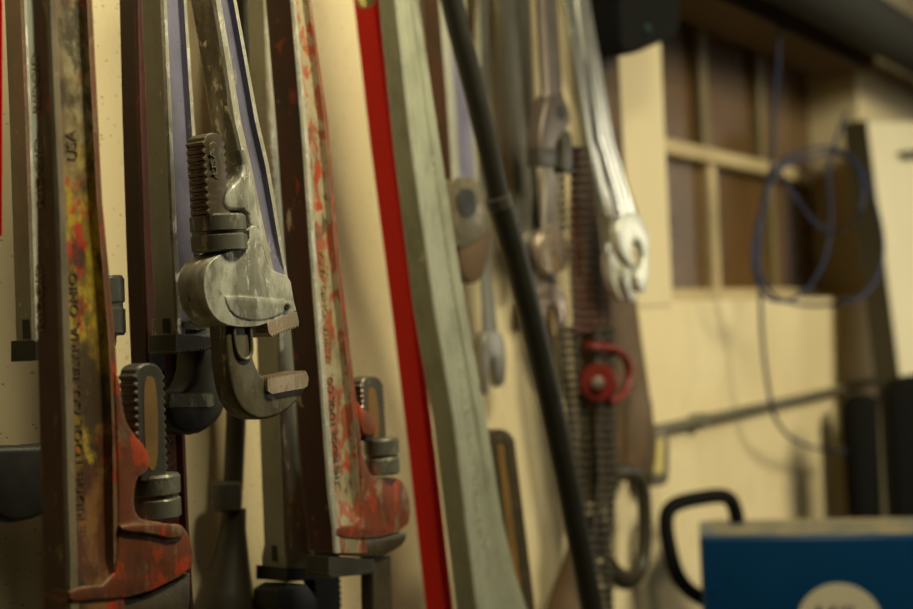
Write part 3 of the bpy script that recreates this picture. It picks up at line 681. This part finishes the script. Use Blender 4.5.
# blue cord
mb = MB(); hc = .05
def cp(pts, k=2): return smooth_path([P(x, y, hc + d) for x, y, d in pts], k)
mb.tube(cp([(783, -130, 0), (779, 0, 0), (779, 60, 0), (774, 110, .01), (772, 165, .02), (764, 200, .02), (754, 235, .02), (757, 270, .03), (770, 296, .04), (800, 306, .06), (840, 305, .13), (872, 292, .17), (886, 255, .17), (876, 200, .17), (858, 160, .13), (830, 145, .07), (795, 152, .04), (774, 168, .03), (764, 195, .03), (758, 240, .03), (760, 290, .02), (762, 340, .01), (768, 390, .01), (776, 425, .01), (800, 445, .01), (835, 452, .01), (846, 451, .012)], 3), .0030, 10)
mb.tube(cp([(776, 165, .032), (790, 190, .04), (812, 222, .06), (836, 236, .08), (858, 218, .17), (866, 190, .17), (856, 162, .13), (834, 150, .08), (806, 160, .06), (785, 163, .05), (770, 180, .04), (760, 220, .04), (752, 250, .04), (755, 280, .04), (768, 302, .05), (800, 300, .07), (828, 260, .11), (832, 200, .11), (826, 170, .08), (838, 135, .07), (846, 112, .06)], 3), .0030, 10)
tag(mb.build('blue_cord', CORD), 'tangled coil of dark blue cord hanging in front of the window', 'cord')

# leaning off-white panel
r = thing('leaning_panel', 'off-white panel with dark edge leaning at the right edge of the picture', 'panel', Q(960, 620, 2.15))
fr = [Q(868, 121, 2.50), Q(1010, 124, 2.80), Q(1090, 900, 2.56), Q(968, 900, 2.26)]
for i, j in ((3, 0), (2, 1)):
    k_ = (fr[j].z - .002) / (fr[j].z - fr[i].z); fr[i] = fr[j] + (fr[i] - fr[j]) * k_
bk = [p + Vector((.0, .05, 0)) for p in fr]
MB().solid(fr, bk, .003, 1).build('board', [PANEL], r)
e0 = [fr[0] + Vector((-.004, .002, .002)), fr[3] + Vector((-.004, .002, 0)), fr[3] + Vector((-.004, .049, 0)), fr[0] + Vector((-.004, .049, .002))]
MB().solid(e0, [p + Vector((.0035, 0, 0)) for p in e0]).build('edge_strip', DARKEDGE, r)
MB().solid([Q(897, 152, 2.535), Q(950, 146, 2.655), Q(950, 156, 2.65), Q(903, 160, 2.54)], [Q(897, 152, 2.60), Q(950, 146, 2.72), Q(950, 156, 2.715), Q(903, 160, 2.605)]).build('slot_plate', DARKEDGE, r)

# black rounded cases behind the welder
def slab(name, label, out, depth, thick, m, trim=None):
    r = thing(name, label, 'case', Q(out[len(out) // 2][0], 700, depth))
    def foot(x, y):
        za, zb2 = Q(x, 1000, depth).z, Q(x, 1100, depth).z
        return (x, 1000 + 100 * (za - .002) / (za - zb2)) if y > 1000 else (x, y)
    out = [foot(*p) for p in out]
    fr = [Q(x, y, depth) for x, y in chaikin(out, 2)]
    zl = min(p.z for p in fr); fr = [p if p.z > zl + .03 else Vector((p.x, p.y, .002)) for p in fr]
    g = Vector((fw.x, fw.y, 0)).normalized() * thick
    MB().solid(fr, [p + g for p in fr], .008, 3).build('shell', m, r)
    if trim:
        fr = [Q(x, y, depth - .004) for x, y in trim]
        MB().solid(fr, [p + g * .1 for p in fr], .001, 1).build('trim_strip', CONDUIT, r)
    return r
slab('black_case', 'rounded black case with grey strip standing behind the blue welder', [(848, 398), (878, 392), (888, 420), (930, 1230), (896, 1233), (850, 440)], 2.38, .05, BLACK, [(878, 402), (889, 412), (900, 620), (886, 620)])
slab('black_case', 'taller black case at the right edge, below the leaning panel', [(888, 380), (950, 372), (960, 400), (1000, 1330), (944, 1333), (890, 420)], 2.14, .05, BLACK)

# ---- blue welder on a bench
dw = 1.70
r = thing('welding_machine', 'blue welding machine with black tube handle and round white emblem', 'welding machine', Q(840, 760, dw))
TL, BL = Q(699, 537, dw), Q(699, 770, dw)
ey = ray(692, 320); ey.z = 0; ey.normalize(); ex = ey.cross(Vector((0, 0, 1))).normalized(); W = .40   # ey: away from camera
if ey.dot(fw) < 0: ey = -ey
dep = .14; Ht = TL.z - BL.z
def wl(u, v, z): return TL + ex * u + ey * v + Vector((0, 0, z))
bm = bmesh.new(); bmesh.ops.create_cube(bm, size=1)
for v in bm.verts: v.co = wl((v.co.x + .5) * W, (v.co.y + .5) * dep, -(.5 - v.co.z) * Ht)
bmesh.ops.recalc_face_normals(bm, faces=bm.faces)
bmesh.ops.bevel(bm, geom=list(bm.edges), offset=.006, segments=3, profile=.5, affect='EDGES')
mb = MB(); mb.add(bm); mb.build('housing', BLUE, r)
mb = MB(); mb.solid([wl(.02, .008, .0006), wl(W - .02, .008, .0006), wl(W - .02, dep - .006, .0006), wl(.02, dep - .006, .0006)], [wl(.02, .008, -.001), wl(W - .02, .008, -.001), wl(W - .02, dep - .006, -.001), wl(.02, dep - .006, -.001)]); mb.build('dusty_top', DUST, r)
hp = [Q(737, 530, 1.80), Q(737, 516, 1.80), Q(732, 500, 1.79), Q(722, 495, 1.78), Q(700, 498, 1.765), Q(680, 502, 1.75), Q(668, 509, 1.74), Q(665, 524, 1.735), Q(670, 552, 1.73), Q(676, 574, 1.73), Q(686, 588, 1.735), Q(697, 596, 1.74), Q(708, 602, 1.75)]
MB().tube(smooth_path(hp, 2), .0105, 16).build('handle', BLACK, r)
for x in (712, 742):
    p = Q(x, 596, dw); MB().lathe(p - ey * .004, p + ey * .004, [(0, .001), (.1, .005), (1, .006)], 14).build('screw', BLACK, r)
cpt = Q(837, 619, dw); cpt = cpt - ey * ((cpt - TL).dot(ey) + .001); rc = 41 * dw / F
mb = MB(); mb.lathe(cpt, cpt + ey * .002, [(0, .0001), (0, rc), (1, rc)], 48); em = mb.build('emblem', WHITE, r)
o = Q(809, 630, dw); o = o - ey * ((o - TL).dot(ey) + .0016)
MB().text('Miller', o, ex, Vector((0, 0, 1)) + ex * .25, 60 * dw / F, 30 * dw / F, .0004).build('lettering', NAVY, em)
# bench that carries it
zb_ = BL.z
r = thing('workbench', 'plain steel bench carrying the blue welder', 'bench', wl(W / 2, dep / 2, -Ht - .9))
bm = bmesh.new(); bmesh.ops.create_cube(bm, size=1)
for v in bm.verts: v.co = wl((v.co.x + .5) * (W + .1) - .05, (v.co.y + .5) * (dep + .07) - .05, -Ht - .001 + (v.co.z - .5) * .03)
mb = MB(); mb.add(bm); mb.build('top', STEEL_DK, r)
for u in (.02, W):
    for v in (-.03, dep):
        p = wl(u, v, -Ht - .03); MB().tube([(p.x, p.y, p.z), (p.x, p.y, 0)], .015, 10).build('leg', STEEL_DK, r)

# ------------------------------------------------------------------ light
def area(name, loc, target, size, size_y, energy, col):
    l = bpy.data.lights.new(name, 'AREA'); l.shape = 'RECTANGLE'; l.size = size; l.size_y = size_y; l.energy = energy; l.color = col
    o = bpy.data.objects.new(name, l); C.objects.link(o); o.location = loc
    o.rotation_euler = (Vector(target) - Vector(loc)).to_track_quat('-Z', 'Y').to_euler()
    return o
def spot(name, loc, target, deg, blend, rad, energy, col):
    l = bpy.data.lights.new(name, 'SPOT'); l.spot_size = math.radians(deg); l.spot_blend = blend; l.shadow_soft_size = rad; l.energy = energy; l.color = col
    o = bpy.data.objects.new(name, l); C.objects.link(o); o.location = loc
    o.rotation_euler = (Vector(target) - Vector(loc)).to_track_quat('-Z', 'Y').to_euler()
nl = area('near_ceiling_lamp', (.86, -.68, 2.30), (.80, 0, 1.6), .45, .10, 5.4, (1, .90, .59)); nl.data.spread = math.radians(125)
spot('added_wall_spot', (1.85, -1.95, 2.55), (2.25, 0, 1.36), 72, 1, .45, 235, (1, .90, .60))  # unseen spot added to light the right wall and spare the left
area('added_highlight_light', (5.7, -2.6, 1.9), (1.5, -.1, 1.5), 1.2, 1.2, 18, (1, .93, .74))  # unseen light added for highlights on the chrome
wd = bpy.data.worlds.new('world'); bpy.context.scene.world = wd; wd.use_nodes = True
wd.node_tree.nodes['Background'].inputs[0].default_value = (1, .88, .62, 1); wd.node_tree.nodes['Background'].inputs[1].default_value = .004
vs = bpy.context.scene.view_settings
vs.view_transform = 'Standard'; vs.look = 'None'; vs.gamma = 1; vs.use_curve_mapping = False; vs.exposure = 0.06
